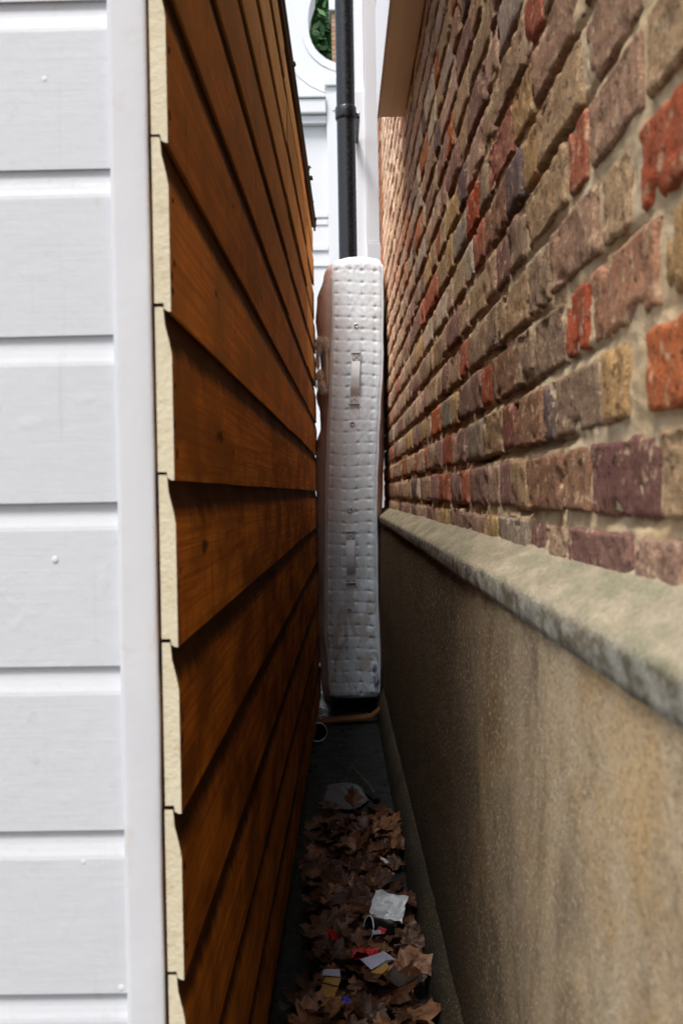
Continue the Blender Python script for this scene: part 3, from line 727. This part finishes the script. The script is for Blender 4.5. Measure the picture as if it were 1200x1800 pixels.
def pile_h(x, y): return max(0, .012 + .030*min(1, max(0, (2.95-y)/.35)) + .012*N(x*8, y*8, 1))
for k in range(380):
    y = 1.40 + 1.42*rl.random(); x = rl.uniform(-.072, .132)
    s = rl.choice((rl.uniform(.022, .04), rl.uniform(.035, .055), rl.uniform(.05, .072))); zz = pile_h(x, y)*rl.uniform(.2, 1.15) + .008
    o = link('leaf', LM[k % 14], lp, (x, y, zz), (rl.gauss(0, .24), rl.gauss(0, .24), rl.uniform(0, 6.28))); o.scale = (s, s, s)
for (x, y, s, rx, rz) in ((.035, 2.86, .045, .7, .3), (.09, 2.87, .042, .6, 2.), (-.03, 2.82, .05, .3, 1.2), (.09, 2.74, .055, .25, 4.)):
    o = link('leaf', LM[int(s*1000) % 14], lp, (x, y, .045), (rx, .1, rz)); o.scale = (s, s, s)

# ------------------------------------------------------------------ litter among the leaves
def sheet(name, loc, size, mat, rot, seed, label, cat, amp=.3, fr=3., n=10, fold=0.):
    V, F = [], []
    for i in range(n+1):
        for j in range(n+1):
            u, v = i/n-.5, j/n-.5; ex = .10*N(u*5, v*5, seed+9)
            V.append((size[0]*(u+ex*.6), size[1]*(v+ex), max(size)*amp*(abs(N(u*fr, v*fr, seed))-.15 + .45*N(u*fr*2.3, v*fr*2.3, seed+4)) + fold*abs(u)*size[0]))
    for i in range(n):
        for j in range(n): a = i*(n+1)+j; F.append((a, a+1, a+n+2, a+n+1))
    o = mesh(name, V, F, mat, None, loc, label=label, cat=cat); o.rotation_euler = rot
    md = o.modifiers.new('thick', 'SOLIDIFY'); md.thickness = .0006
    return o
sheet('wrapper', (.092, 2.05, .082), (.070, .056), M['white_wrap'], (.75, .12, -.25), 3, 'crumpled white wrapper lying on the brown leaves', 'wrapper', .30, 2.0, 9)
cup = empty('plastic_cup', (.058, 2.0, .058), .5, label='black plastic cup with white rim beside the white wrapper', cat='cup')
V, F = [], []; n = 22
for t, r in ((0, .0235), (.02, .0225), (.05, .019), (.0502, .0)):
    for j in range(n): a = 2*math.pi*j/n; V.append((t-.01, r*math.cos(a), r*math.sin(a)))
for i in range(3):
    for j in range(n): F.append((i*n+j, i*n+(j+1) % n, (i+1)*n+(j+1) % n, (i+1)*n+j))
cb = mesh('cup_body', V, F, M['black_pl'], cup, smooth=True)
tube('rim', [(-.010, .0238*math.cos(a), .0238*math.sin(a)) for a in [2*math.pi*k/24 for k in range(25)]], .0014, M['white_wrap'], cup, 6)
cup.rotation_euler = (0, .25, .35)
sheet('plastic_scrap', (.040, 1.87, .068), (.050, .024), M['red'], (.5, 0, .12), 12, 'large red plastic scrap in the middle of the leaves', 'litter', .12, 2)
sheet('plastic_scrap', (-.024, 1.955, .068), (.022, .024), M['red'], (.6, .2, .9), 15, 'small red scrap at the dark left side of the leaves', 'litter', .15, 2)
sheet('plastic_scrap', (.074, 1.965, .070), (.018, .012), M['red'], (.5, .1, -.7), 18, 'tiny red scrap just below the white wrapper', 'litter', .15, 2)
sheet('foil_scrap', (.064, 1.957, .070), (.018, .008), M['lav'], (.5, .1, .2), 19, 'tiny silvery scrap beside the tiny red scrap', 'litter', .2, 2)
st = empty('cigarette_stub', (.096, 2.33, .072), .6, label='white stub with a red tip on the leaves above the wrapper', cat='stub')
tube('stub_paper', [(0, -.014, 0), (.002, 0, .002), (0, .010, .004)], .0040, M['white_wrap'], st, 8)
tube('red_tip', [(0, .0102, .004), (0, .017, .006)], .0041, M['red'], st, 8)
pk = empty('card_packet', (.062, 1.835, .070), .25, label='torn lilac and yellow card below the large red scrap', cat='packet')
def flap(par, nm, poly, mat, z):
    V = [(x, y, z + .004*math.sin(x*90)) for x, y in poly]; n = len(V); V += [(a, b, c-.0012) for a, b, c in V]
    return mesh(nm, V, [tuple(range(n)), tuple(range(2*n-1, n-1, -1))] + [(i, i+n, (i+1) % n+n, (i+1) % n) for i in range(n)], mat, par)
flap(pk, 'lilac_flap', [(-.040, .004), (-.022, -.030), (.014, -.012), (.038, .0), (.018, .026), (-.016, .016)], M['lav'], .003)
flap(pk, 'yellow_edge', [(-.024, -.034), (-.004, -.050), (.016, -.034), (.016, -.014), (-.02, -.030)], M['yellow'], .0)
pk.rotation_euler = (.12, .06, .2); pk.scale = (.85, .8, 1)
pk2 = empty('card_packet', (-.026, 1.78, .062), -.3, label='yellow packet with lilac strip at the bottom left of the leaves', cat='packet')
flap(pk2, 'yellow_panel', [(-.020, -.055), (.020, -.060), (.024, .006), (-.016, .012)], M['yellow'], .002)
flap(pk2, 'lilac_strip', [(-.024, .014), (.022, .0075), (.016, .030), (-.024, .034)], M['lav'], .004)
tube('black_line', [(-.019, -.020, .0055), (0, -.022, .0058), (.021, -.024, .0055)], .0014, M['black_pl'], pk2, 5)
pk2.rotation_euler = (.15, .1, -.15); pk2.scale = (.75, .85, 1)
sheet('plastic_scrap', (-.004, 1.705, .064), (.026, .010), M['blue'], (.5, 0, .2), 25, 'small blue scrap at the bottom edge below the yellow packet', 'litter', .2, 2)
gl = link('mouldy_leaf', LM[3], None, (.108, 1.74, .068), (.45, .25, 2.6), label='crumpled grey mouldy leaf by the plinth at bottom right', cat='leaf'); gl.scale = (.055, .055, .05)
gl.data = gl.data.copy(); gl.data.materials[0] = M['greyleaf']
tube('twig', [(.034, 3.39, .018), (.045, 3.28, .024), (.07, 3.16, .03), (.09, 3.05, .036), (.096, 2.98, .04)], [.0016, .002, .002, .002, .0016], M['twig'], None, 6, label='thin bent twig lying on the wet floor above the leaves', cat='twig')
# bent offcut below the mattress
V, F = [], []; prof_ = [(-.075, 4.02, .020), (-.02, 4.03, .022), (.04, 4.03, .026), (.10, 4.03, .032), (.125, 4.03, .036), (.160, 4.04, .062)]
for x, y, z in prof_: V += [(x, y-.012, z-.010), (x, y-.013, z-.002), (x, y+.04, z+.002), (x, y+.04, z-.008)]
for i in range(len(prof_)-1):
    for j in range(4): a, b = i*4+j, i*4+(j+1) % 4; F.append((a, b, b+4, a+4))
F += [(0, 1, 2, 3), (23, 22, 21, 20)]
mesh('wood_offcut', V, F, M['offcut'], None, label='thin orange brown board lying under the mattress foot', cat='board')
tc_ = empty('tin_can', (-.086, 3.70, .052), 0, label='empty tin lying on its side against the shed foot', cat='can')
V, F = [], []; n = 28
for t, r in ((0, .034), (.005, .0345), (.09, .034), (.0902, 0)):
    for j in range(n): a = 2*math.pi*j/n; V.append((r*math.cos(a), t, r*math.sin(a)))
for i in range(3):
    for j in range(n): F.append((i*n+j, i*n+(j+1) % n, (i+1)*n+(j+1) % n, (i+1)*n+j))
mesh('can_body', V, F, M['black_pl'], tc_, smooth=True)
tube('can_rim', [(.0345*math.cos(a), 0, .0345*math.sin(a)) for a in [2*math.pi*k/32 for k in range(33)]], .0017, M['tin'], tc_, 6)
tc_.rotation_euler = (0, 0, .15)
